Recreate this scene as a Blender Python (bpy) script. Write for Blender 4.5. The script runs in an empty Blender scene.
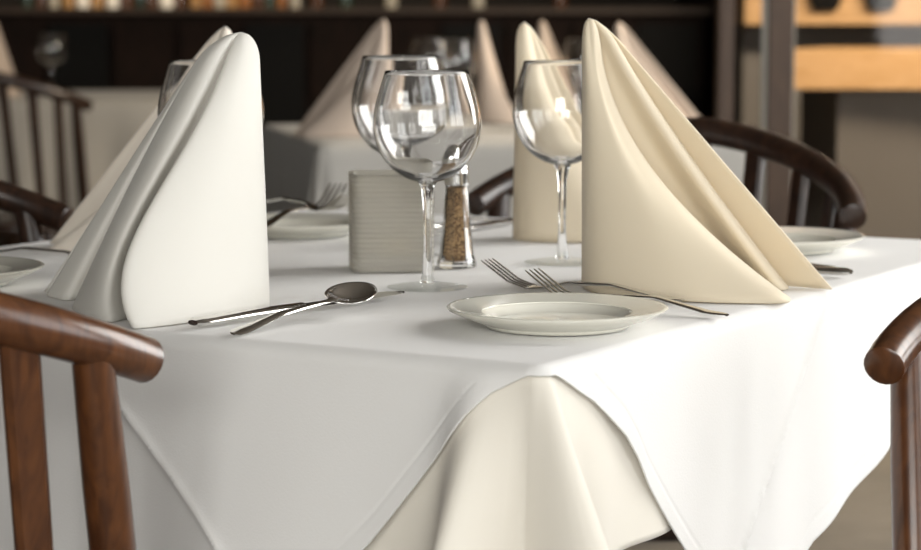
import bpy, math, random
from mathutils import Vector, Matrix
random.seed(7)
scene = bpy.context.scene
C = scene.collection

# ------------------------------------------------------------------ camera
F_PX, CX, CY, HOR = 2250.0, 460.5, 275.0, 20.0
CAM_Z, TOP = 0.978, 0.75
PITCH = math.atan((CY - HOR) / F_PX)
cam_d = bpy.data.cameras.new('camera'); cam = bpy.data.objects.new('camera', cam_d); C.objects.link(cam)
cam.location = (0, 0, CAM_Z); cam.rotation_euler = (math.pi / 2 - PITCH, 0, 0)
cam_d.sensor_width = 36; cam_d.lens = F_PX / 921 * 36
cam_d.clip_start = 0.05; cam_d.clip_end = 100
cam_d.dof.use_dof = True; cam_d.dof.focus_distance = 1.72; cam_d.dof.aperture_fstop = 7.6
scene.camera = cam
# ------------------------------------------------------------------ world, lights, exposure
w = bpy.data.worlds.new('world'); scene.world = w; w.use_nodes = True
w.node_tree.nodes['Background'].inputs[0].default_value = (0.86, 0.93, 1.0, 1)
w.node_tree.nodes['Background'].inputs[1].default_value = 1.6
vs = scene.view_settings
vs.view_transform = 'Standard'; vs.look = 'None'; vs.gamma = 1; vs.use_curve_mapping = False
vs.exposure = 0.54

def area(name, loc, target, sx, sy, power, col):
    l = bpy.data.lights.new(name, 'AREA'); l.shape = 'RECTANGLE'; l.size = sx; l.size_y = sy
    l.energy = power; l.color = col
    o = bpy.data.objects.new(name, l); C.objects.link(o); o.location = loc
    o.rotation_euler = (Vector(target) - Vector(loc)).to_track_quat('-Z', 'Y').to_euler()
    return o
WX = 2.3                                   # inner face of the window wall
area('daylight_window_near', (WX + .32, 0.75, 1.75), (0, 1.25, 1.0), 1.7, 1.9, 26, (1.0, .97, .94))
area('daylight_window_far', (WX + .32, 3.0, 1.75), (0, 2.3, 1.0), 1.7, 1.9, 84, (1.0, .96, .92))
area('daylight_window_rear', (WX + .32, -1.5, 1.75), (0, .9, .9), 1.7, 1.9, 26, (1.0, .97, .94))
area('daylight_window_street', (-.3, -3.35, 1.8), (-.1, 1.5, .9), 2.9, 1.8, 118, (1.0, .95, .88))

# ------------------------------------------------------------------ helpers
def ray(px, py):
    d = Vector(((px - CX) / F_PX, 1.0, (CY - py) / F_PX))
    c, s = math.cos(PITCH), math.sin(PITCH)
    return Vector((d.x, d.y * c + d.z * s, -d.y * s + d.z * c))
def at_z(px, py, z=TOP):
    r = ray(px, py); k = (z - CAM_Z) / r.z
    return Vector((r.x * k, r.y * k, z))
def at_d(px, py, dep):
    r = ray(px, py); k = dep / r.y
    return Vector((r.x * k, dep, CAM_Z + r.z * k))

def tag(o, label=None, cat=None, group=None, kind=None):
    if label: o['label'] = label
    if cat: o['category'] = cat
    if group: o['group'] = group
    if kind: o['kind'] = kind
    return o
def empty(name, loc, rz=0.0, label=None, cat=None, group=None):
    o = bpy.data.objects.new(name, None); C.objects.link(o)
    o.empty_display_size = .05
    o.location = loc; o.rotation_euler = (0, 0, rz)
    return tag(o, label, cat, group)
class MB:
    def __init__(s): s.v = []; s.f = []
    def add(s, vs, fs):
        b = len(s.v); s.v += [tuple(v) for v in vs]; s.f += [tuple(i + b for i in f) for f in fs]; return s
    def box(s, a, b):
        (x0, y0, z0), (x1, y1, z1) = a, b
        return s.add([(x0,y0,z0),(x1,y0,z0),(x1,y1,z0),(x0,y1,z0),(x0,y0,z1),(x1,y0,z1),(x1,y1,z1),(x0,y1,z1)],
                     [(3,2,1,0),(4,5,6,7),(0,1,5,4),(1,2,6,5),(2,3,7,6),(3,0,4,7)])
    def bar(s, p, q, w, t, up=(0, 0, 1), w2=None, t2=None):        # tapered rectangular bar with chamfered section
        p, q = Vector(p), Vector(q); d = (q - p).normalized()
        x = d.cross(Vector(up)); x = x.normalized() if x.length > 1e-6 else Vector((1, 0, 0)); y = x.cross(d)
        w2 = w2 or w; t2 = t2 or t; vs = []
        for c, ww, tt in ((p, w, t), (q, w2, t2)):
            ch = min(ww, tt) * .3
            for a, b in ((-.5*ww+ch, -.5*tt), (.5*ww-ch, -.5*tt), (.5*ww, -.5*tt+ch), (.5*ww, .5*tt-ch),
                         (.5*ww-ch, .5*tt), (-.5*ww+ch, .5*tt), (-.5*ww, .5*tt-ch), (-.5*ww, -.5*tt+ch)):
                vs.append(c + x * a + y * b)
        fs = [(i, (i + 1) % 8, 8 + (i + 1) % 8, 8 + i) for i in range(8)] + [tuple(range(7, -1, -1)), tuple(range(8, 16))]
        return s.add(vs, fs)
    def loft(s, rings, closed=True, cap=True):
        n = len(rings[0]); vs = [p for r in rings for p in r]; fs = []
        for i in range(len(rings) - 1):
            for j in range(n if closed else n - 1):
                k = (j + 1) % n
                fs.append((i*n+j, i*n+k, (i+1)*n+k, (i+1)*n+j))
        if cap and closed:
            fs.append(tuple(range(n - 1, -1, -1))); fs.append(tuple((len(rings)-1)*n + j for j in range(n)))
        return s.add(vs, fs)
    def lathe(s, prof, n=48, closed_prof=False):                   # prof [(r,z)], ends on the axis become poles
        vs = []; idx = []
        for r, z in prof:
            if r < 1e-6: idx.append([len(vs)] * n); vs.append((0, 0, z))
            else:
                idx.append(list(range(len(vs), len(vs) + n)))
                vs += [(r*math.cos(2*math.pi*j/n), r*math.sin(2*math.pi*j/n), z) for j in range(n)]
        fs = []; m = len(prof)
        for i in range(m if closed_prof else m - 1):
            a, b = idx[i], idx[(i + 1) % m]
            for j in range(n):
                k = (j + 1) % n
                q = []
                for t in (a[j], a[k], b[k], b[j]):
                    if t not in q: q.append(t)
                if len(q) > 2: fs.append(tuple(q))
        return s.add(vs, fs)
    def tube(s, pts, rad, n=16, sq=1.0):
        pts = [Vector(p) for p in pts]; rings = []
        for i, p in enumerate(pts):
            d = (pts[min(i+1, len(pts)-1)] - pts[max(i-1, 0)]).normalized()
            x = d.cross(Vector((0, 0, 1))); x = x.normalized() if x.length > 1e-4 else Vector((1, 0, 0)); y = x.cross(d)
            r = rad[i] if isinstance(rad, (list, tuple)) else rad
            rings.append([p + (x*math.cos(2*math.pi*j/n)*sq + y*math.sin(2*math.pi*j/n))*r for j in range(n)])
        return s.loft(rings)
    def build(s, name, mat, parent=None, smooth=True, angle=40):
        me = bpy.data.meshes.new(name); me.from_pydata(s.v, [], s.f)
        import bmesh
        bm = bmesh.new(); bm.from_mesh(me); bmesh.ops.recalc_face_normals(bm, faces=bm.faces); bm.to_mesh(me); bm.free()
        if smooth:
            me.shade_smooth()
            try: me.set_sharp_from_angle(angle=math.radians(angle))
            except Exception: pass
        o = bpy.data.objects.new(name, me); C.objects.link(o)
        if mat: me.materials.append(mat)
        if parent: o.parent = parent
        return o
def copy_tree(o, parent=None):
    c = o.copy(); C.objects.link(c); c.parent = parent
    for ch in list(o.children): copy_tree(ch, c)
    return c
def catmull(pts, per):
    out = []; n = len(pts)
    for i in range(n - 1):
        p0, p1, p2, p3 = pts[max(i-1, 0)], pts[i], pts[i+1], pts[min(i+2, n-1)]
        for k in range(per):
            t = k / per
            out.append(.5*((2*p1) + (p2-p0)*t + (2*p0-5*p1+4*p2-p3)*t*t + (3*p1-p0-3*p2+p3)*t**3))
    out.append(pts[-1].copy()); return out
def interp(xs, ys, x):
    if x <= xs[0]: return ys[0]
    for i in range(len(xs) - 1):
        if x <= xs[i+1]:
            t = (x - xs[i]) / (xs[i+1] - xs[i]); return ys[i] + (ys[i+1] - ys[i]) * t
    return ys[-1]
def g(u, c, s): return math.exp(-((u - c) / s) ** 2)

# ------------------------------------------------------------------ materials
def mat(name, col, rough=.5, metal=0, spec=.5, trans=0, ior=1.45, sheen=0, coat=0):
    m = bpy.data.materials.new(name); m.use_nodes = True
    b = m.node_tree.nodes['Principled BSDF']
    b.inputs['Base Color'].default_value = (*col, 1); b.inputs['Roughness'].default_value = rough
    b.inputs['Metallic'].default_value = metal; b.inputs['Specular IOR Level'].default_value = spec
    b.inputs['Transmission Weight'].default_value = trans; b.inputs['IOR'].default_value = ior
    b.inputs['Sheen Weight'].default_value = sheen; b.inputs['Coat Weight'].default_value = coat
    return m
def nodes(m): return m.node_tree.nodes, m.node_tree.links, m.node_tree.nodes['Principled BSDF']
def fabric(name, col, weave=900, strength=.12, var=.03, sss=0.0):
    m = mat(name, col, .85, spec=.25, sheen=.15); N, L, b = nodes(m)
    tc = N.new('ShaderNodeTexCoord')
    n1 = N.new('ShaderNodeTexNoise'); n1.inputs['Scale'].default_value = 9; n1.inputs['Detail'].default_value = 4
    L.new(tc.outputs['Object'], n1.inputs['Vector'])
    mix = N.new('ShaderNodeMixRGB'); mix.blend_type = 'MIX'
    mix.inputs[1].default_value = (*[c*(1-var) for c in col], 1); mix.inputs[2].default_value = (*[min(1, c*(1+var)) for c in col], 1)
    L.new(n1.outputs['Fac'], mix.inputs[0]); L.new(mix.outputs[0], b.inputs['Base Color'])
    n2 = N.new('ShaderNodeTexNoise'); n2.inputs['Scale'].default_value = weave; n2.inputs['Detail'].default_value = 2
    L.new(tc.outputs['Object'], n2.inputs['Vector'])
    bu = N.new('ShaderNodeBump'); bu.inputs['Strength'].default_value = strength; bu.inputs['Distance'].default_value = .0006
    L.new(n2.outputs['Fac'], bu.inputs['Height']); L.new(bu.outputs['Normal'], b.inputs['Normal'])
    if sss:
        tr = N.new('ShaderNodeBsdfTranslucent'); tr.inputs['Color'].default_value = (*col, 1)
        ms = N.new('ShaderNodeMixShader'); ms.inputs[0].default_value = sss
        L.new(b.outputs[0], ms.inputs[1]); L.new(tr.outputs[0], ms.inputs[2])
        L.new(ms.outputs[0], N['Material Output'].inputs['Surface'])
    return m
def wood(name, c1, c2, rough=.35, scale=(6, 6, 1.2), coat=.3):
    m = mat(name, c1, rough, coat=coat); N, L, b = nodes(m)
    b.inputs['Coat Roughness'].default_value = .18
    tc = N.new('ShaderNodeTexCoord'); mp = N.new('ShaderNodeMapping'); mp.inputs['Scale'].default_value = scale
    L.new(tc.outputs['Object'], mp.inputs['Vector'])
    n = N.new('ShaderNodeTexNoise'); n.inputs['Scale'].default_value = 14; n.inputs['Detail'].default_value = 6; n.inputs['Distortion'].default_value = 1.2
    L.new(mp.outputs[0], n.inputs['Vector'])
    r = N.new('ShaderNodeValToRGB'); r.color_ramp.elements[0].position = .35; r.color_ramp.elements[1].position = .68
    r.color_ramp.elements[0].color = (*c1, 1); r.color_ramp.elements[1].color = (*c2, 1)
    L.new(n.outputs['Fac'], r.inputs[0]); L.new(r.outputs[0], b.inputs['Base Color'])
    bu = N.new('ShaderNodeBump'); bu.inputs['Strength'].default_value = .06; bu.inputs['Distance'].default_value = .002
    L.new(n.outputs['Fac'], bu.inputs['Height']); L.new(bu.outputs['Normal'], b.inputs['Normal'])
    return m
def speckle(name, c1, c2, scale, rough=.6):
    m = mat(name, c1, rough); N, L, b = nodes(m)
    tc = N.new('ShaderNodeTexCoord'); v = N.new('ShaderNodeTexVoronoi'); v.inputs['Scale'].default_value = scale
    L.new(tc.outputs['Object'], v.inputs['Vector'])
    r = N.new('ShaderNodeValToRGB'); r.color_ramp.elements[0].color = (*c1, 1); r.color_ramp.elements[1].color = (*c2, 1)
    r.color_ramp.elements[0].position = .2; r.color_ramp.elements[1].position = .8
    sp = N.new('ShaderNodeSeparateColor'); L.new(v.outputs['Color'], sp.inputs[0]); L.new(sp.outputs[0], r.inputs[0])
    L.new(r.outputs[0], b.inputs['Base Color'])
    bu = N.new('ShaderNodeBump'); bu.inputs['Strength'].default_value = .5; bu.inputs['Distance'].default_value = .001
    L.new(v.outputs['Distance'], bu.inputs['Height']); L.new(bu.outputs['Normal'], b.inputs['Normal'])
    return m
def pane_mat(name, tint, top=.8):
    m = bpy.data.materials.new(name); m.use_nodes = True; N, L = m.node_tree.nodes, m.node_tree.links
    N.remove(N['Principled BSDF'])
    t = N.new('ShaderNodeBsdfTransparent'); t.inputs[0].default_value = (*tint, 1)
    gl = N.new('ShaderNodeBsdfGlossy'); gl.inputs['Roughness'].default_value = .03
    lw = N.new('ShaderNodeLayerWeight'); lw.inputs['Blend'].default_value = .5
    pw = N.new('ShaderNodeMath'); pw.operation = 'POWER'; pw.inputs[1].default_value = 5; L.new(lw.outputs['Facing'], pw.inputs[0])
    fr = N.new('ShaderNodeMath'); fr.operation = 'MULTIPLY_ADD'; fr.inputs[1].default_value = top; fr.inputs[2].default_value = .035; L.new(pw.outputs[0], fr.inputs[0])
    ms = N.new('ShaderNodeMixShader'); L.new(fr.outputs[0], ms.inputs[0]); L.new(t.outputs[0], ms.inputs[1]); L.new(gl.outputs[0], ms.inputs[2])
    L.new(ms.outputs[0], N['Material Output'].inputs['Surface']); return m

M = {}
M['cloth'] = fabric('white_cotton', (.83, .82, .805), 620, .30, .012, .06)
M['under'] = fabric('ivory_cotton', (.85, .805, .72), 1400, .16, .012, .10)
M['nap'] = fabric('cream_napkin', (.86, .765, .60), 1100, .14, .012, .22)
M['nap_lit'] = fabric('lit_napkin', (.86, .84, .79), 1100, .14, .012, .26)  # same napkin cloth, tinted whiter to carry the window light on it
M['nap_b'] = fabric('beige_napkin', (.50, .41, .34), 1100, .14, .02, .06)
M['nap_m'] = fabric('pale_beige_napkin', (.76, .69, .60), 1100, .14, .015, .08)
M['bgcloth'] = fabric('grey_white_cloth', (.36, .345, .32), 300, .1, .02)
M['glass'] = mat('clear_glass', (1, 1, 1), 0.0, trans=1, ior=1.48)
M['silver'] = mat('polished_steel', (.72, .71, .69), .13, 1)
M['chrome'] = mat('chrome', (.8, .8, .8), .12, 1)
M['china'] = mat('cream_china', (.80, .785, .70), .18, coat=.5)
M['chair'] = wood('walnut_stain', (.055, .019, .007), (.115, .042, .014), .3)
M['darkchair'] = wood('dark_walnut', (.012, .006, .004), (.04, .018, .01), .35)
M['tablewood'] = wood('table_wood', (.06, .03, .015), (.12, .06, .03), .5)
M['pepper'] = speckle('ground_pepper', (.10, .05, .02), (.55, .36, .18), 900)
M['frost'] = mat('frosted_ribbed_glass', (.66, .635, .57), .42, trans=.7, ior=1.25)
M['darkwood'] = wood('dark_panel_wood', (.006, .004, .003), (.016, .008, .006), .7, (5, 5, .6), 0)
M['darkwood'].node_tree.nodes['Principled BSDF'].inputs['Specular IOR Level'].default_value = .12
M['ledge'] = wood('bar_ledge', (.03, .018, .012), (.05, .03, .02), .6, (1, 5, 5), 0)
M['brownpost'] = wood('brown_post', (.035, .019, .011), (.06, .034, .02), .5, (5, 5, .6), 0)
M['tan'] = wood('tan_counter_wood', (.62, .38, .17), (.75, .48, .24), .45, (1, 5, 5), .1)
M['greymetal'] = mat('grey_panel', (.17, .16, .15), .5)
M['palemetal'] = mat('pale_strip', (.32, .31, .28), .4)
M['ebony'] = mat('black_iron', (.004, .004, .004), .6, spec=.12)
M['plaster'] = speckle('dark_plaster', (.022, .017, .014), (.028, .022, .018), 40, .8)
M['plaster_l'] = speckle('warm_plaster', (.30, .27, .23), (.33, .30, .26), 40, .8)
M['ceil'] = speckle('ceiling_paint', (.10, .085, .07), (.115, .10, .082), 30, .9)
M['floor'] = wood('grey_floor', (.13, .12, .105), (.20, .18, .155), .45, (.6, 4, 4), .1)
M['pane'] = pane_mat('window_glass', (.97, .98, .98))
M['thin'] = pane_mat('thin_foot_glass', (.96, .97, .965), .5)
M['tint'] = pane_mat('partition_glass', (.80, .78, .76))
M['frame'] = mat('window_frame_paint', (.10, .08, .065), .5)

# ------------------------------------------------------------------ the room
def struct(name, mb, m, parent=None, smooth=False):
    o = mb.build(name, m, parent, smooth)
    if not parent: o['kind'] = 'structure'
    return o
X0, Y0, Y1, H = -3.6, -3.0, 10.4, 3.0
fl = struct('floor', MB().box((X0, Y0, -.1), (4.6, Y1, 0)), M['floor'])
struct('ceiling', MB().box((X0, Y0, H), (4.6, Y1, H + .1)), M['ceil'])
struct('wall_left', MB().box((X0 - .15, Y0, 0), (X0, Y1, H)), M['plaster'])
wb = MB(); wb.box((X0, Y0 - .15, 0), (-1.8, Y0, H)); wb.box((1.2, Y0 - .15, 0), (4.6, Y0, H))
wb.box((-1.8, Y0 - .15, 0), (1.2, Y0, .8)); wb.box((-1.8, Y0 - .15, 2.75), (1.2, Y0, H))
struct('wall_rear', wb, M['plaster_l'])
wn = empty('window_4', (-.3, Y0 - .08, .8)); wn['kind'] = 'structure'
m = MB()
for x in (-1.5, -.53, .47, 1.44): m.box((x, -.04, 0), (x + .06, .04, 1.95))
m.box((-1.5, -.035, 0), (1.5, .035, .06)); m.box((-1.5, -.035, 1.89), (1.5, .035, 1.95))
m.build('window_frame', M['frame'], wn, False)
for a in (-1.44, -.47, .53): MB().box((a, -.003, .06), (a + .91, .003, 1.89)).build('pane', M['pane'], wn, False)
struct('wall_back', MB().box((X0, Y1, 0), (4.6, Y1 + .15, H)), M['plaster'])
wr = MB()
yw = [(-2.4, -.6), (-.15, 1.65), (2.1, 3.9)]
zs0, zs1 = .72, 2.75
edges = [Y0] + [e for p in yw for e in p] + [4.86]
for i in range(0, len(edges), 2): wr.box((WX, edges[i], 0), (WX + .2, edges[i+1], H))
for a, b in yw: wr.box((WX, a, 0), (WX + .2, b, zs0)); wr.box((WX, a, zs1), (WX + .2, b, H))
struct('wall_right', wr, M['plaster_l'])
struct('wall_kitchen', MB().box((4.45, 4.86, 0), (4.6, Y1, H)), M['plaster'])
struct('wall_return', MB().box((WX, 4.75, 0), (4.6, 4.86, H)), M['plaster'])
for i, (a, b) in enumerate(yw):
    wn = empty('window_%d' % (i + 1), (WX + .1, (a + b) / 2, zs0)); wn['kind'] = 'structure'
    hw = (b - a) / 2; hh = zs1 - zs0; t = .06
    m = MB(); m.box((-.04, -hw, 0), (.04, -hw + t, hh)); m.box((-.04, hw - t, 0), (.04, hw, hh))
    m.box((-.04, -hw + t, 0), (.04, hw - t, t)); m.box((-.04, -hw + t, hh - t), (.04, hw - t, hh)); m.box((-.03, -.03, t), (.03, .03, hh - t))
    m.build('window_frame', M['frame'], wn, False)
    for s in (-1, 1):
        p = MB().box((-.003, 0 if s > 0 else -hw, 0), (.003, hw if s > 0 else 0, hh)).build('pane', M['pane'], wn, False)

# ------------------------------------------------------------------ main table
RD = Vector((.515, .857, 0)).normalized(); LD = Vector((-RD.y, RD.x, 0))
K = at_z(543, 366); K.z = 0
LL, RL = .86, .965
def TP(l, r, z=TOP): return Vector((K.x, K.y, 0)) + LD * l + RD * r + Vector((0, 0, z))
TROT = math.atan2(RD.y, RD.x)
tb = empty('dining_table', TP(LL / 2, RL / 2, 0), TROT, 'square dining table hidden under the white cloths in the foreground', 'table')
m = MB().box((-RL/2 + .006, -LL/2 + .006, TOP - .034), (RL/2 - .006, LL/2 - .006, TOP - .006)); m.build('table_top', M['tablewood'], tb, False)
MB().lathe([(0, .03), (.055, .03), (.045, .12), (.04, .4), (.05, .66), (.09, .716), (0, .716)], 24).build('pedestal', M['tablewood'], tb)
m = MB()
for k in range(4):
    a = math.pi / 4 + k * math.pi / 2; d = Vector((math.cos(a), math.sin(a), 0))
    m.bar(d * .02 + Vector((0, 0, .05)), d * .34 + Vector((0, 0, .02)), .07, .05, w2=.05, t2=.03)
m.build('base', M['tablewood'], tb, False)

def perimeter(ll, rl, step, cr=.010, nc=14):
    """points round the table edge: (l, r, nl, nr, side, t).  side 0: l=0 (t=r), 1: r=rl, 2: l=ll, 3: r=0 (t=l); 4: near corner, 5: the other corners"""
    out = []
    def seg(n, f, side):
        for i in range(n): out.append(f((i + .5) / n) + (side,))
    def add(l, r, nl, nr, side, t): out.append((l, r, nl, nr, side, t))
    n0 = int((rl - 2*cr) / step); n1 = int((ll - 2*cr) / step)
    for i in range(n0 + 1): t = cr + (rl - 2*cr) * i / n0; add(0, t, -1, 0, 0, t)
    for i in range(1, nc): a = math.pi/2 * i / nc; add(cr - cr*math.cos(a), rl - cr + cr*math.sin(a), -math.cos(a), math.sin(a), 5, 0)
    for i in range(n1 + 1): t = cr + (ll - 2*cr) * i / n1; add(t, rl, 0, 1, 1, t)
    for i in range(1, nc): a = math.pi/2 * i / nc; add(ll - cr + cr*math.sin(a), rl - cr + cr*math.cos(a), math.sin(a), math.cos(a), 5, 0)
    for i in range(n0 + 1): t = rl - cr - (rl - 2*cr) * i / n0; add(ll, t, 1, 0, 2, t)
    for i in range(1, nc): a = math.pi/2 * i / nc; add(ll - cr + cr*math.cos(a), cr - cr*math.sin(a), math.cos(a), -math.sin(a), 5, 0)
    for i in range(n1 + 1): t = ll - cr - (ll - 2*cr) * i / n1; add(t, 0, 0, -1, 3, t)
    for i in range(1, nc): a = math.pi/2 * i / nc; add(cr - cr*math.sin(a), cr - cr*math.cos(a), -math.sin(a), -math.cos(a), 4, (i / nc - .5) * 2)
    return out
def uval(side, t):                       # signed way along the edge from the near corner, + on the right hand side
    return t if side == 0 else (-t if side == 3 else (t * .010 if side == 4 else 9))
def corner_fold(u, a):                   # how far the under cloth stands out round the near corner
    if abs(u) > .5: return 0
    k = (max(0, a - .008) / .15) ** 1.1
    return k * (.018*g(u, 0, .09) + .066*g(u, -.046, .020) + .052*g(u, .007, .006) - .012*g(u, -.012, .008) - .012*g(u, .045, .022))
def make_cloth(name, ll, rl, place, hem, out, base, zoff, step, nr, nd, material, thick, top_fn=None):
    per = perimeter(ll, rl, step); n = len(per); er = .0085; vs = []; fs = []
    cl, cr_ = ll / 2, rl / 2
    for i in range(nr + 1):
        k = (i / nr) ** .8 if i else 0
        for (l, r, nl, nr_, side, t) in per:
            l2 = l - nl*er; r2 = r - nr_*er
            p = place(cl + (l2 - cl)*max(k, .002), cr_ + (r2 - cr_)*max(k, .002))
            z = TOP + zoff + (top_fn(cl + (l2-cl)*k, cr_ + (r2-cr_)*k) if top_fn else 0)
            vs.append((p.x, p.y, z))
    for i in range(1, nd + 1):
        q = i / nd
        for (l, r, nl, nr_, side, t) in per:
            hd = hem(side, t); a = hd * (q ** 1.15 if hd > .05 else q)
            R_ = er + base; arc = R_ * math.pi / 2
            if a < arc: o = R_*math.sin(a/R_) - er; z = -R_*(1 - math.cos(a/R_))
            else: o = base; z = -R_ - (a - arc)
            o += out(side, t, a, hd)
            p = place(l + nl*o, r + nr_*o)
            vs.append((p.x, p.y, TOP + zoff + z))
    rows = nr + nd + 1
    for i in range(rows - 1):
        for j in range(n):
            k = (j + 1) % n
            fs.append((i*n+j, i*n+k, (i+1)*n+k, (i+1)*n+j))
    mb = MB(); mb.add(vs, fs)
    o = mb.build(name, material, None, True, 180)
    md = o.modifiers.new('thickness', 'SOLIDIFY'); md.thickness = thick; md.offset = -1
    return o
# long under cloth
def hem_u(side, t):
    if side == 4: return .155 + .05 * (1 - abs(t))
    if side == 5: return .19
    return .150 - .025 * max(0, min(1, (t - .2) / .1))
def out_u(side, t, a, hd):
    u = uval(side, t); k = a / .15
    o = corner_fold(u, a)
    if side in (0, 3): o += k * .004 * math.sin(t * 46) * (1 - g(t, 0, .1))
    return o
uc = make_cloth('tablecloth', LL, RL, lambda l, r: TP(l, r, 0), hem_u, out_u, .001, -.0034, .005, 14, 34, M['under'], .0012)
tag(uc, 'ivory under tablecloth falling in folds at the near table corner', 'tablecloth')
# diagonal topper
CRL, CRR = .41, .488
def hem_t(side, t):
    if side == 4: return .013
    if side == 5: return .016
    if side == 0: return interp([.010, .063, .108, .128, .145, .185, .25, .335, .36, .40, .459, .549, .636, .70, .8, .93], [.013, .039, .070, .090, .112, .152, .215, .300, .297, .250, .217, .192, .168, .14, .08, .016], t)
    if side == 3: return interp([.010, .034, .048, .066, .126, .24, .30, .44, .50, .75], [.013, .026, .040, .062, .138, .255, .268, .268, .255, .016], t)
    ln = LL if side == 1 else RL
    return max(.016, min(min(t, ln - t) + .012, .22))
def crease(s): return .0034*math.exp(-abs(s)/.003) + .007*math.exp(-abs(s)/.06)
def out_t(side, t, a, hd):
    u = uval(side, t)
    o = corner_fold(u, a) * .9 + .0012
    if side == 0:
        o += a * .02 + crease(t + a - CRR)
        o += (a/.2)**1.3 * (.0018*math.sin(t*52 + 1))*min(1, max(0, t - .3)/.15)
        o += .003*g(t, .10, .04)*(a/.1)**2 * g(a, 0, .2)
    elif side == 3:
        o += a * .055 + crease(t + a - CRL) + .014*g(t, .16, .09)*(a/.2)**1.5
        o += (a/.2) * .003*math.sin(t*34 + 2 - a*10)
    elif side in (1, 2): o += a * .04
    e = hd - a
    if hd > .04: o -= .0006*g(e, .019, .0018)
    return o
def top_t(l, r):
    s1 = l - r - CRL; s2 = l - r + CRR
    return .0006*(g(s1, 0, .006) + g(s2, 0, .006))
tc = make_cloth('table_topper', LL, RL, lambda l, r: TP(l, r, 0), hem_t, out_t, .003, 0, .0026, 36, 90, M['cloth'], .0014, top_t)
tag(tc, 'white square topper cloth laid diagonally over the near dining table', 'tablecloth')

# ------------------------------------------------------------------ napkins
ZT = TOP + .0012
def make_napkin(name, ctrl, apex, H_, material, label, per=9, nv=44, thick=.0016, lean=None):
    """ctrl: list of (xy at the table, xy offset at the tip, power of the taper, sideways swell)"""
    base = Vector((ctrl[len(ctrl)//2][0].x, ctrl[len(ctrl)//2][0].y, ZT))
    rows = []
    for i in range(nv + 1):
        v = i / nv; v = 1 - (1 - v) ** 1.25
        pts = []
        for (b, off, p, sw) in ctrl:
            k = (1 - v) ** p
            ax = Vector((apex.x, apex.y)) + Vector(off) * 1.25 * (math.sqrt(max(0, 1 - (max(0, v - .9)/.1)**2)) + .03)
            q = ax.lerp(Vector((b.x, b.y)), k)
            if sw: q = q + Vector(sw) * (v * (1 - v) ** 3 / .1055)
            pts.append(Vector((q.x, q.y, v * H_ - .0)))
        row = catmull(pts, per)
        rows.append([Vector((q.x - base.x, q.y - base.y, q.z)) for q in row])
    mb = MB().loft(rows, closed=False)
    # close the tip
    o = mb.build(name, material, None, True, 180); o.location = base
    md = o.modifiers.new('thickness', 'SOLIDIFY'); md.thickness = thick; md.offset = 0
    tag(o, label, 'napkin', 'folded standing napkins')
    return o
def P2(px, py): v = at_z(px, py, ZT); return Vector((v.x, v.y))
def apex_at(px, py, dep):
    v = at_d(px, py, dep); return Vector((v.x, v.y)), v.z - ZT
# right hand napkin (spine to the left, open to the right)
ap, h = apex_at(589, 19, 1.90)
make_napkin('napkin', [
    (P2(832, 289), (.008, .006), 1.0, None),
    (P2(720, 281), (.004, .008), 1.0, None),
    (P2(610, 277), (-.002, .007), 1.0, None),
    (P2(583, 283), (-.004, .001), 1.0, None),
    (P2(600, 293), (-.003, -.005), 1.25, None),
    (P2(690, 301.5), (.0, -.006), 1.7, None),
    (P2(778, 303), (.003, -.007), 2.25, None),
    (P2(789, 298), (.006, -.003), 2.1, None),
    (P2(772, 292), (.003, .002), 1.95, None),
    (P2(735, 285), (.001, .005), 1.55, None),
    (P2(752, 284), (.004, .003), 1.3, None),
    (P2(778, 290), (.008, -.001), 1.2, None),
    (P2(788, 288), (.010, .001), 1.14, None),
    (P2(772, 284), (.008, .004), 1.08, None),
], ap, h, M['nap'], 'cream napkin folded upright beside the front plate, opening to the right')
# left hand napkin (spine to the right, open to the left)
ap, h = apex_at(241, 33, 1.80)
make_napkin('napkin', [
    (P2(45, 292), (-.010, .004), .95, None),
    (P2(120, 284), (-.008, .009), .95, None),
    (P2(225, 290), (.004, .008), 1.0, None),
    (P2(266, 303), (.010, .002), 1.0, None),
    (P2(258, 311), (.009, -.004), .98, None),
    (P2(200, 321), (.004, -.007), .95, (-.008, 0)),
    (P2(140, 328), (-.001, -.006), 1.0, (-.022, .0)),
    (P2(134, 326), (-.003, -.003), 1.0, (-.023, .002)),
    (P2(138, 318), (-.002, .0), 1.0, (-.021, .004)),
    (P2(128, 318), (-.004, -.004), .96, (-.018, -.002)),
    (P2(110, 322), (-.006, -.007), .92, (-.014, -.006)),
    (P2(88, 318), (-.009, -.007), .86, (-.008, -.004)),
    (P2(73, 309), (-.011, -.003), .82, None),
    (P2(78, 302), (-.010, .0), .82, None),
    (P2(82, 299), (-.008, .001), .84, None),
    (P2(64, 300), (-.012, -.001), .88, None),
    (P2(47, 296), (-.014, .001), .93, None),
], ap, h, M['nap_lit'], 'napkin whitened by window light, folded upright beside the knife and spoon, opening to the left')
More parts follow.
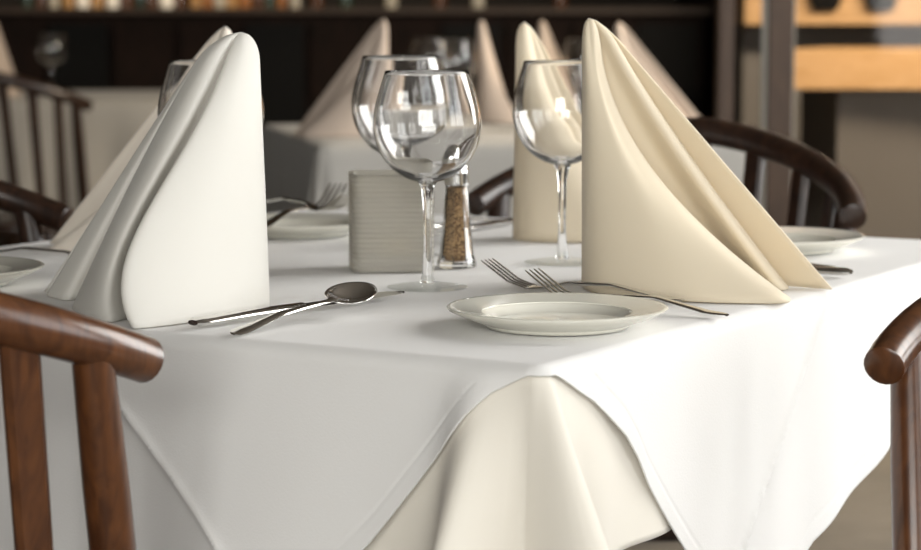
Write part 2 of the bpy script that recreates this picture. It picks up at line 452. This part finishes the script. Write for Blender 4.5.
def std_napkin(pos, ang, h, width, material, label, mirror=1):
    """generic standing fold: spine at pos, opening along ang"""
    d = Vector((math.cos(ang), math.sin(ang))); s = Vector((-d.y, d.x)) * mirror
    p = Vector((pos[0], pos[1]))
    q = lambda a, b: p + d*a*width + s*b
    return make_napkin('napkin', [
        (q(1.0, .035), tuple(d*.006 + s*.004), 1.0, None),
        (q(.5, .035), tuple(s*.006), 1.0, None),
        (q(.1, .026), tuple(s*.005 - d*.003), 1.0, None),
        (q(0, 0), tuple(-d*.006), 1.0, None),
        (q(.12, -.03), tuple(-s*.005 - d*.003), 1.2, None),
        (q(.5, -.05), tuple(-s*.006), 1.6, None),
        (q(.88, -.04), tuple(-s*.004 + d*.003), 1.8, None),
        (q(.9, -.025), tuple(d*.005), 1.7, None),
        (q(.72, -.01), tuple(d*.004), 1.4, None),
        (q(.85, .0), tuple(d*.006), 1.2, None),
        (q(.8, .014), tuple(d*.006 + s*.002), 1.15, None)], p + d*.01, h, material, label, per=6, nv=28)
# napkin of the far seat (seen spine first)
S = at_z(522, 246)
ap2 = S
std_napkin((at_z(514, 240).x, at_z(514, 240).y), math.radians(8), .224, .15, M['nap'], 'cream napkin standing behind the right wine glass', 1)
# napkin of the seat across, behind the white one
q0 = at_z(238, 250)
std_napkin((q0.x, q0.y), math.radians(176), .220, .2, M['nap_m'], 'beige napkin half hidden behind the white napkin on the left', -1)

# ------------------------------------------------------------------ tableware builders
def wine_glass(loc, label, group, s=1.0):
    t = empty('wine_glass', loc, 0, label, 'wine glass', group)
    outer = [(0, .0915), (.008, .0918), (.020, .096), (.033, .106), (.0425, .121), (.0465, .137), (.0455, .153), (.0415, .169), (.0362, .1865)]
    inner = [(.0353, .1865), (.0405, .169), (.0444, .153), (.0453, .137), (.0412, .1222), (.0318, .1078), (.019, .099), (.008, .0955), (0, .095)]
    def dens(p):
        pv = [Vector((a, b)) for a, b in p]; return [(max(0, q.x), q.y) for q in catmull(pv, 4)]
    prof = dens(outer) + [(.0358, .1872)] + dens(inner)
    MB().lathe([(r*s, z*s) for r, z in prof], 64).build('bowl', M['glass'], t, True, 180)
    stem = [(0, .0045), (.0065, .0048), (.0048, .012), (.0036, .03), (.0034, .055), (.0038, .075), (.0055, .0865), (.0085, .0922), (0, .0924)]
    MB().lathe([(r*s, z*s) for r, z in stem], 32).build('stem', M['glass'], t, True, 60)
    foot = [(0, .0004), (.034, .0004), (.0352, .001), (.0345, .0018), (.022, .0034), (.010, .0052), (0, .0056)]
    MB().lathe([(r*s, z*s) for r, z in foot], 64).build('foot', M['thin'], t, True, 60)
    return t
def plate(loc, label, group, R=.086):
    t = empty('bread_plate', loc, 0, label, 'plate', group); k = R / .086
    well = [(0, .0045), (.044, .0045), (.050, .0055), (.056, .0095), (.0595, .0118), (.061, .0118), (.0605, .0075), (.058, .0025), (.0555, 0), (.0515, 0), (.050, .002), (0, .002)]
    MB().lathe([(r*k, z*k) for r, z in well], 72).build('well', M['china'], t, True, 50)
    rim = [(.0585, .0116), (.064, .0126), (.074, .0140), (.082, .0156), (.0848, .0160), (.086, .0152), (.0852, .0138), (.078, .0102), (.068, .0062), (.0605, .0034), (.0585, .0060)]
    MB().lathe([(r*k, z*k) for r, z in rim], 72, True).build('rim', M['china'], t, True, 60)
    return t
def place_on(t, origin, direction, z=ZT, pitch=0.0, roll=0.0):
    t.location = (origin.x, origin.y, z)
    t.rotation_euler = (roll, -pitch, math.atan2(direction.y, direction.x))
def sect(xs, w, zc, th, n=12):
    rings = []
    for x in xs:
        ww, z, tt = w(x), zc(x), th(x)
        rings.append([(x, ww*.5*math.cos(2*math.pi*j/n), z + tt*.5*math.sin(2*math.pi*j/n)) for j in range(n)])
    return rings
def lin(a, b, n): return [a + (b - a)*i/n for i in range(n + 1)]
def make_fork(label, group, s=1.0):
    t = empty('fork', (0, 0, 0), 0, label, 'fork', group)
    zc = lambda x: interp([0, .02, .07, .115, .135, .150, .170, .200], [.0025, .0035, .0115, .0095, .0048, .0036, .0085, .0265], x)
    wd = lambda x: interp([0, .004, .012, .05, .10, .118, .128, .14, .152], [.006, .0125, .0145, .0105, .0062, .0056, .011, .021, .0235], x)
    th = lambda x: interp([0, .01, .1, .13, .15], [.002, .0028, .0034, .003, .002], x)
    MB().loft(sect(lin(0, .12, 30), wd, zc, th)).build('handle', M['silver'], t)
    MB().loft(sect(lin(.1195, .153, 14), wd, zc, th)).build('head', M['silver'], t)
    for k in range(4):
        y0 = (k - 1.5) * .0064
        m = MB(); rings = []
        for x in lin(.1515, .199, 12):
            tt = interp([.15, .19, .2], [.002, .0016, .0009], x); ww = interp([.15, .165, .192, .2], [.0044, .0034, .0030, .0014], x)
            rings.append([(x, y0 + ww*.5*math.cos(2*math.pi*j/8), zc(x) + tt*.5*math.sin(2*math.pi*j/8)) for j in range(8)])
        m.loft(rings).build('tine', M['silver'], t)
    t.scale = (s, s, s)
    return t
def make_spoon(label, group, s=1.0):
    t = empty('spoon', (0, 0, 0), 0, label, 'spoon', group)
    zc = lambda x: interp([0, .02, .07, .115, .135, .150], [.0025, .0032, .0090, .0080, .0075, .0088], x)
    wd = lambda x: interp([0, .004, .012, .05, .10, .125, .15], [.006, .0125, .0145, .0105, .0062, .0056, .010], x)
    th = lambda x: interp([0, .01, .1, .13, .15], [.002, .0028, .0036, .003, .0018], x)
    MB().loft(sect(lin(0, .145, 32), wd, zc, th)).build('handle', M['silver'], t)
    m = MB(); n = 36; rr = 10; vs = [(0, 0, 0)]; a, b, dep = .032, .0205, .0085; x0 = .172
    vs = [(x0, 0, .0100 - dep)]; fs = []
    for i in range(1, rr + 1):
        k = i / rr
        for j in range(n):
            th_ = 2*math.pi*j/n; egg = 1 + .10*math.cos(th_)*-1
            vs.append((x0 + a*k*math.cos(th_), b*k*math.sin(th_)*egg, .0100 - dep*(1 - k*k) + .002*k*math.cos(th_)))
    for j in range(n): fs.append((0, 1 + j, 1 + (j+1) % n))
    for i in range(rr - 1):
        for j in range(n):
            fs.append((1+i*n+j, 1+(i+1)*n+j, 1+(i+1)*n+(j+1) % n, 1+i*n+(j+1) % n))
    o = m.add(vs, fs).build('bowl', M['silver'], t, True, 180)
    md = o.modifiers.new('thickness', 'SOLIDIFY'); md.thickness = .0014; md.offset = 0
    t.scale = (s, s, s)
    return t
def make_knife(label, group, s=1.0):
    t = empty('knife', (0, 0, 0), 0, label, 'knife', group)
    wd = lambda x: interp([0, .003, .01, .06, .105, .118], [.010, .0160, .0170, .0135, .0125, .011], x)
    th = lambda x: interp([0, .003, .06, .118], [.004, .0068, .0072, .0058], x)
    MB().loft(sect(lin(0, .118, 24), wd, lambda x: .0046, th, 14)).build('handle', M['silver'], t)
    rings = []
    for x in lin(.116, .235, 24):
        u = (x - .116) / .119
        top = interp([0, .12, .8, .93, 1], [.0055, .006, .0065, .004, -.005], u); bot = interp([0, .15, .5, .9, 1], [-.0055, -.0095, -.0105, -.0095, -.006], u)
        rings.append([(x, bot, .0042), (x, (top+bot)/2, .0034), (x, top, .0032), (x, top, .0054), (x, (top+bot)/2, .0050)])
    MB().loft(rings).build('blade', M['silver'], t, True, 30)
    t.scale = (s, s, s)
    return t
GW, GP, GF, GK, GS = 'wine glasses on the near table', 'bread plates on the near table', 'forks on the near table', 'knives on the near table', 'spoons on the near table'

def base_at(px, py): v = at_z(px, py, ZT); return v
wine_glass(base_at(427.5, 288), 'front wine glass before the frosted candle holder', GW, .985)
wine_glass(base_at(562, 263), 'wine glass standing against the cream napkin on the right', GW, 1.01)
wine_glass(base_at(402, 256), 'wine glass directly behind the front wine glass', GW, 1.03)
wine_glass(base_at(213, 272), 'wine glass hidden behind the white left napkin', GW, 1.02)
plate(base_at(557, 326), 'cream bread plate in front beside the two forks', GP, .0825)
plate(base_at(777, 250), 'cream bread plate behind the right napkin by the far chair', GP)
plate(base_at(297, 234), 'cream bread plate left of the frosted candle holder', GP, .084)
plate(base_at(-56, 284), 'cream bread plate at the left edge above the chair rail', GP)

def lay(t, tail, tip, z=ZT, zt=None, roll=0):
    d = tip - tail; pitch = 0
    place_on(t, tail, d, z, pitch, roll); return t
f1 = make_fork('fork nearest the front plate, lying between plate and napkin', GF, 1.0)
a = at_z(683, 303, ZT); b = at_z(486, 288, ZT); lay(f1, a, b); f1.scale = [(b - a).length / .2] * 3
f2 = make_fork('fork beside the cream napkin, its handle reaching past the front plate', GF, 1.04)
a = at_z(727, 318, ZT); b = at_z(531, 299, ZT); lay(f2, a, b); f2.scale = [(b - a).length / .2] * 3
k1 = make_knife('knife lying under the spoon beside the white left napkin', GK, 1.03)
a = at_z(193, 329, ZT); b = at_z(400, 297, ZT); lay(k1, a, b)
s1 = make_spoon('spoon resting across the knife beside the white left napkin', GS, .78)
a = at_z(232, 336, ZT); b = at_z(360, 315, ZT); d = b - a
s1.location = (a.x, a.y, ZT); s1.rotation_euler = (.30, -math.radians(5.0), math.atan2(d.y, d.x))
# right seat: knife and spoon behind the napkin
k2 = make_knife('knife end showing to the right of the right napkin', GK, 1.0)
a = at_z(851, 277, ZT); lay(k2, a, a + LD)
s2 = make_spoon('spoon end showing just behind the right napkin', GS, .96)
a = at_z(836, 270, ZT); lay(s2, a, a + LD)
# far seat: two pieces behind the pepper shaker
k3 = make_knife('knife between the pepper shaker and the far napkin', GK, .95)
a = at_z(517, 224, ZT); lay(k3, a, a - RD)
s3 = make_spoon('spoon beside the far knife behind the pepper shaker', GS, .95)
a = at_z(500, 222, ZT); lay(s3, a, a - RD)
# seat across: forks by its plate
f3 = make_fork('fork leaning on the plate left of the candle holder', GF, 1.0)
a = at_z(258, 243, ZT); b = at_z(342, 226, ZT); d = b - a
f3.location = (a.x, a.y, ZT + .013); f3.rotation_euler = (0, -math.radians(2.5), math.atan2(d.y, d.x))
f4 = make_fork('fork lying across the plate left of the candle holder', GF, 1.0)
a = at_z(250, 226, ZT); b = at_z(322, 236, ZT); d = b - a
f4.location = (a.x, a.y, ZT + .024); f4.rotation_euler = (0, 0, math.atan2(d.y, d.x))
# left seat forks
f5 = make_fork('fork end at the left edge in front of the beige napkin', GF, 1.0)
a = at_z(-40, 258, ZT); b = at_z(62, 262, ZT); lay(f5, a, b)

# candle holder
t = empty('candle_holder', base_at(391, 268), math.radians(6), 'frosted square glass candle holder with ribbed sides, before the pepper shaker', 'candle holder')
def sq_ring(hw, z, n=64, e=10.0):
    out = []
    for j in range(n):
        a_ = 2*math.pi*j/n; c, s = math.cos(a_), math.sin(a_)
        k = (abs(c)**e + abs(s)**e) ** (-1/e); out.append((hw*k*c, hw*k*s, z))
    return out
rings = []; HH = .087; hw = .0385
nrib = 19
for i in range(nrib*6 + 1):
    z = HH * i / (nrib*6); rings.append(sq_ring(hw + .00035*math.cos(2*math.pi*i/6) - .001, z + .0004))
rings.append(sq_ring(hw - .004, HH + .0012)); rings.append(sq_ring(hw - .006, HH))
for i in range(12): rings.append(sq_ring(hw - .0065, HH - (HH - .012)*(i + 1)/12))
MB().loft(rings).build('holder_body', M['frost'], t, True, 60)
M['wax'] = mat('candle_wax', (.80, .74, .62), .6)
MB().lathe([(0, .0128), (.019, .0128), (.019, .030), (.016, .031), (0, .0305)], 28).build('candle', M['wax'], t)
# pepper shaker
t = empty('pepper_shaker', base_at(456.5, 267), .2, 'glass pepper shaker with chrome cap behind the front wine glass', 'pepper shaker')
def oct_ring(r, z, n=8): return [(r*math.cos(2*math.pi*(j+.5)/n), r*math.sin(2*math.pi*(j+.5)/n), z) for j in range(n)]
gr = [oct_ring(.0182, .0004), oct_ring(.0185, .004), oct_ring(.0160, .012), oct_ring(.0130, .04), oct_ring(.0108, .068), oct_ring(.0100, .080), oct_ring(.0085, .081)]
gr += [oct_ring(.0090, .079), oct_ring(.0118, .04), oct_ring(.0146, .012), oct_ring(.0120, .0055)]
MB().loft(gr).build('shaker_body', M['glass'], t, True, 20)
MB().loft([oct_ring(.0110, .0058), oct_ring(.0140, .0125), oct_ring(.0113, .04), oct_ring(.0086, .0745), oct_ring(.003, .0755)]).build('pepper_fill', M['pepper'], t, True, 20)
MB().lathe([(0, .076), (.0112, .076), (.0116, .078), (.0112, .084), (.0115, .0855), (.0106, .093), (.0085, .099), (.0045, .1035), (0, .1045)], 28).build('cap', M['chrome'], t, True, 40)

# ------------------------------------------------------------------ chairs
RR, RZ0, RZ1, TH = .235, .757, .842, math.radians(78)      # rail radius, end height, crown height, half angle
def rail_pt(th, r=RR, back=0.035):
    k = abs(th) / TH
    z = RZ1 - (RZ1 - RZ0) * k ** 1.35
    return Vector((r*math.sin(th), -r*math.cos(th) - back, z))
def make_chair(material, label, group):
    t = empty('armchair', (0, 0, 0), 0, label, 'chair', group)
    n = 40; ths = [-TH + 2*TH*i/n for i in range(n + 1)]
    pts = [rail_pt(x) for x in ths]
    rad = [.0150 + .002*math.cos(x) for x in ths]
    e0 = pts[0] + (pts[0]-pts[1]).normalized()*.0015; e1 = pts[-1] + (pts[-1]-pts[-2]).normalized()*.0015
    MB().tube([e0] + pts + [e1], [rad[0]*.86] + rad + [rad[-1]*.86], 20).build('back_rail', material, t, True, 50)
    prof = []
    m = MB(); rings = []
    for (k, z) in ((.90, .425), (.97, .430), (1.0, .442), (.985, .454), (.93, .460), (.6, .452), (.1, .448)):
        ring = []
        for j in range(40):
            a_ = 2*math.pi*j/40
            ring.append((.215*k*math.cos(a_)*(1 + .06*math.sin(a_)), .205*k*math.sin(a_), z))
        rings.append(ring)
    m.loft(rings).build('seat', material, t, True, 50)
    for s in (-1, 1):
        th = s * math.radians(66); p = rail_pt(th); q = Vector((s*.196, -.035, .448))
        d = p - q
        MB().tube([q, q + d*.3, q + d*.7, p - d.normalized()*.004], [.0135, .0155, .0155, .0135], 16).build('post', material, t)
    for k, deg in enumerate((-53, -36, -18, 0, 18, 36, 53)):
        th = math.radians(deg); p = rail_pt(th)
        q = Vector((.208*math.sin(th), -.170*math.cos(th)*1.0, .448)); rd = Vector((math.sin(th), -math.cos(th), 0))
        MB().bar(q, p - (p-q).normalized()*.004, .023, .011, rd, .026, .012).build('slat', material, t, True, 30)
    for sx in (-1, 1):
        for sy in (-1, 1):
            MB().tube([(sx*.135, sy*.125, .436), (sx*.158, sy*.150, .25), (sx*.185, sy*.180, .0)], [.017, .019, .013], 12).build('leg', material, t)
    for sx in (-1, 1):
        MB().tube([(sx*.166, -.158, .19), (sx*.166, 0, .19), (sx*.166, .158, .19)], [.008, .011, .008], 10).build('stretcher', material, t)
    MB().tube([(-.166, 0, .19), (0, 0, .19), (.166, 0, .19)], [.008, .011, .008], 10).build('stretcher', material, t)
    return t
def put_chair(t, end, E, heading, k=1.0):
    """place so that the chosen rail end (+1 = sitter's right, -1 = left) lies at E (xy) and the rail leaves it along heading"""
    # local heading from end: derivative towards the back
    th = end * TH; p0 = rail_pt(th)*k; p1 = rail_pt(th - end*.02)*k; t.scale = (k, k, k); d = p1 - p0
    rot = math.atan2(heading[1], heading[0]) - math.atan2(d.y, d.x)
    c, s = math.cos(rot), math.sin(rot)
    t.rotation_euler = (0, 0, rot)
    t.location = (E.x - (p0.x*c - p0.y*s), E.y - (p0.x*s + p0.y*c), 0)
GC = 'wooden chairs round the near table'
cA = make_chair(M['chair'], 'brown wooden chair in the left foreground with curved rail and slats', GC)
put_chair(cA, 1, at_z(145, 360, RZ0), (-.50, -.87))
cB = copy_tree(cA); cB['label'] = 'wooden chair cut off at the right edge, only its rail end and post showing'
put_chair(cB, 1, at_z(884, 366, RZ0*.97), (.44, .90), .97)
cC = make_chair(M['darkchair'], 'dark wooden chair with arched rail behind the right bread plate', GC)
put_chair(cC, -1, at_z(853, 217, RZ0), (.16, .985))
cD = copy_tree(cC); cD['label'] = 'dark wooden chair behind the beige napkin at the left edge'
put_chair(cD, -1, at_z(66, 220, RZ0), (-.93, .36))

# ------------------------------------------------------------------ background tables
GB = 'napkins on the back tables'
def bg_table(cx, cy, hw, rot, label, clabel, group, drop=.34):
    t = empty('dining_table', (cx, cy, 0), rot, label, 'table')
    MB().box((-hw+.01, -hw+.01, TOP-.034), (hw-.01, hw-.01, TOP-.006)).build('table_top', M['tablewood'], t, False)
    MB().lathe([(0, 0), (.2, .0), (.19, .02), (.05, .05), (.04, .4), (.06, .716), (0, .716)], 20).build('pedestal', M['tablewood'], t)
    c, s = math.cos(rot), math.sin(rot)
    def place(l, r):
        x, y = l - hw, r - hw; return Vector((cx + x*c - y*s, cy + x*s + y*c, 0))
    def hem(side, tt): return drop if side < 4 else drop*1.15
    def out(side, tt, a_, hd):
        e = min(tt, 2*hw - tt) if side < 4 else 0
        return (a_/drop)**1.2*(.05*g(e, 0, .1) + .012*math.sin(tt*38) + .012)
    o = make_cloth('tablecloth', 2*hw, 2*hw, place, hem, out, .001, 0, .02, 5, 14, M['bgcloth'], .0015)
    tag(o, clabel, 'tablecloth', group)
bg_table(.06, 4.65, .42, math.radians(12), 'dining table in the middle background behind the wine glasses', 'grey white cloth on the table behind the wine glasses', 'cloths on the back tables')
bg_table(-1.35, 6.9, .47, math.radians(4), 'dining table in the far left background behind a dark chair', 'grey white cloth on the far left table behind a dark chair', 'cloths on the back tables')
def nap_px(px, py, ang, h, wd, label, mir=1):
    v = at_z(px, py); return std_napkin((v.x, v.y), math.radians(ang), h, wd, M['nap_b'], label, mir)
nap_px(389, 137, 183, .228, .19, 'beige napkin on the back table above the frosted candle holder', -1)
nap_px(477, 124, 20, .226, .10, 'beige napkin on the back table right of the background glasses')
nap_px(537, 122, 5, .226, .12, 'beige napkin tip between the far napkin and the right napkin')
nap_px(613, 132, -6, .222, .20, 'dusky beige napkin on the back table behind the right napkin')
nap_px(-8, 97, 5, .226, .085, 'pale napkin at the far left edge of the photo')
GG = 'wine glasses on the back tables'
for px, py, lab in ((430, 122, 'blurred wine glass on the back table, left of two'), (456, 127, 'blurred wine glass on the back table, right of two'),
                    (584, 124, 'blurred wine glass behind the tip of the right napkin'), (52, 96, 'blurred wine glass on the far left table')):
    wine_glass(at_z(px, py, ZT), lab, GG)
GCB = 'dark chairs at the back tables'
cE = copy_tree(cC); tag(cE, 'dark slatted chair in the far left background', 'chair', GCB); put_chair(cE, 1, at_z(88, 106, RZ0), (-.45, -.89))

# ------------------------------------------------------------------ bar along the back
BY = 8.8; BZ = 1.025
bar = empty('bar_counter', (-.55, BY, 0), 0, 'dark panelled bar counter across the back of the room', 'bar')
MB().box((-2.6, .03, 0), (1.5, .6, BZ - .023)).build('carcass', M['darkwood'], bar, False)
MB().box((-2.65, -.04, BZ - .022), (1.52, .62, BZ)).build('worktop', M['ledge'], bar, False)
for i in range(16):
    x = -2.58 + i*.255
    MB().box((x, 0, .08), (x + .225, .03, BZ - .06)).build('panel', M['darkwood'] if i % 3 else M['ebony'], bar, False)
cols = [('amber', (.34, .13, .03)), ('clear', (.50, .46, .38)), ('brown', (.09, .035, .014)), ('green', (.02, .04, .022)), ('white', (.92, .90, .85)), ('honey', (.45, .25, .09))]
BM = {n: mat('bottle_' + n, c, .15, coat=.4) for n, c in cols}
seq = [(30, 'green'), (44, 'brown'), (58, 'clear'), (72, 'honey'), (86, 'white'), (100, 'honey'), (115, 'white'), (129, 'brown'), (143, 'green'), (155, 'brown'), (169, 'white'), (182, 'brown'), (198, 'honey'),
       (210, 'amber'), (222, 'clear'), (234, 'honey'), (247, 'amber'), (259, 'brown'), (271, 'green'), (283, 'amber'), (297, 'clear'), (318, 'brown'), (347, 'green'), (392, 'clear'), (440, 'brown'), (478, 'clear'), (560, 'brown')]
names = {'amber': 'amber', 'clear': 'pale', 'brown': 'dark brown', 'green': 'dark green', 'white': 'bright white', 'honey': 'honey coloured'}
for i, (px, cname) in enumerate(seq):
    x = (px - CX) / F_PX * (BY + .2)
    r = random.uniform(.019, .026) if cname != 'white' else .028
    hgt = random.uniform(.24, .32) if cname != 'white' else .16
    o = MB().lathe([(0, 0), (r, 0), (r*1.02, .01), (r, hgt*.62), (r*.4, hgt*.76), (r*.36, hgt*.97), (r*.42, hgt), (0, hgt)], 20).build('bottle' if cname != 'white' else 'jar', BM[cname])
    o.location = (x, BY + .2 + random.uniform(-.03, .03), BZ + .0004)
    nb = [names[seq[k][1]] for k in (i - 1, i + 1) if 0 <= k < len(seq)]
    zone = 'at far left' if px < 80 else 'left of napkin tip' if px < 190 else 'right of napkin tip' if px < 305 else 'above back table'
    kd = 'jar' if cname == 'white' else 'bottle'
    tag(o, '%s %s on bar %s, %s' % (names[cname], kd, zone, 'between %s and %s' % tuple(nb) if len(nb) == 2 else 'next to a %s one' % nb[0]), kd, 'bottles along the bar top')
area('bar_fill_light', (-1.2, BY - .25, 1.75), (-1.2, BY + .3, 1.0), 1.4, .15, 4, (1, .78, .5))  # added warm fill for the bottles, no visible lamp here

# ------------------------------------------------------------------ glass partition and the stand-in counter beyond it
PY = 4.80
def X(px, y): return (px - CX) / F_PX * y
gp = empty('partition_screen', (X(790, PY), PY, 0), 0, 'tall glass screen in a brown frame at the right', 'partition')
ox = X(790, PY)
MB().box((X(717, PY) - ox, -.03, 0), (X(731, PY) - ox, .05, 2.9)).build('post', M['brownpost'], gp, False)
MB().box((X(766, PY) - ox, -.03, 0), (X(790, PY) - ox, .05, 2.9)).build('post', M['brownpost'], gp, False)
MB().box((X(760, PY) - ox, -.02, 0), (X(764.5, PY) - ox, .0, 2.9)).build('edge_strip', M['palemetal'], gp, False)
MB().box((X(790, PY) - ox, -.02, 0), (X(792, PY) - ox, .0, 2.9)).build('edge_strip', M['palemetal'], gp, False)
MB().box((X(731, PY) - ox, .0, .05), (X(760, PY) - ox, .012, 2.9)).build('pane', M['tint'], gp, False)
MB().box((X(792, PY) - ox, .0, .05), (WX - ox - .01, .012, 2.9)).build('pane', M['tint'], gp, False)
MB().box((X(717, PY) - ox, -.03, 2.9), (WX - ox - .01, .05, 2.98)).build('head_rail', M['brownpost'], gp, False)
# wall stub between bar and screen
struct('wall_divider', MB().box((.985, 8.3, 0), (1.05, 10.35, H)), M['darkwood'])
ct = empty('counter_stand_in', (2.0, 6.0, 0), 0, 'tan stand-in counter with thick top behind the glass screen at the right', 'counter')  # invented form for an unidentified tan band behind the glass
def prism(poly, z0, z1):
    n = len(poly); m = MB()
    return m.add([(x, y, z0) for x, y in poly] + [(x, y, z1) for x, y in poly],
                 [tuple(range(n-1, -1, -1)), tuple(range(n, 2*n))] + [(i, (i+1) % n, n+(i+1) % n, n+i) for i in range(n)])
prism([(-1.27, -.53), (2.2, -.78), (2.2, .1), (-1.0, .2)], .812, .905).build('counter_top', M['tan'], ct, False)
for i in range(9):
    x = -1.08 + i*.36
    MB().box((x, -.5, .02), (x + .345, -.47, .81)).build('panel', M['palemetal'] if i in (2,) else M['greymetal'], ct, False)  # one paler panel stands in for a light streak on the glass
MB().box((-1.08, -.468, .02), (2.15, .1, .81)).build('carcass', M['greymetal'], ct, False)
sh = empty('shelf_stand_in', (2.6, 7.2, 0), 0, 'thick tan stand-in shelf running high behind the counter at the right', 'shelf')  # shelf likewise invented, for the upper tan band
MB().box((-1.72, -.2, .965), (1.8, .3, 1.10)).build('shelf_board', M['tan'], sh, False)
MB().box((-1.7, .0, 0), (1.8, .3, .963)).build('support', M['greymetal'], sh, False)
for px, lab in ((822, 'black stand-in bracket on the tan shelf, left of two'), (877, 'black stand-in bracket on the tan shelf, right of two')):
    o = MB().add(*(lambda h: ([(-.035,-.03,0),(.035,-.03,0),(.035,.0,0),(-.035,.0,0),(-.07,-.03,h),(.07,-.03,h),(.07,.0,h),(-.07,.0,h)],
        [(3,2,1,0),(4,5,6,7),(0,1,5,4),(1,2,6,5),(2,3,7,6),(3,0,4,7)]))(.09)).build('bracket', M['ebony'], None, False)
    o.location = (X(px, 7.0), 6.999, 1.008); tag(o, lab, 'bracket', 'stand-in brackets on the tan shelf')  # guessed shape for two unidentified dark patches
area('counter_fill_light', (2.2, 4.95, 1.95), (2.0, 5.9, .85), 3.0, .2, 130, (1, .86, .66))  # added light to brighten the tan fascia, no lamp known there
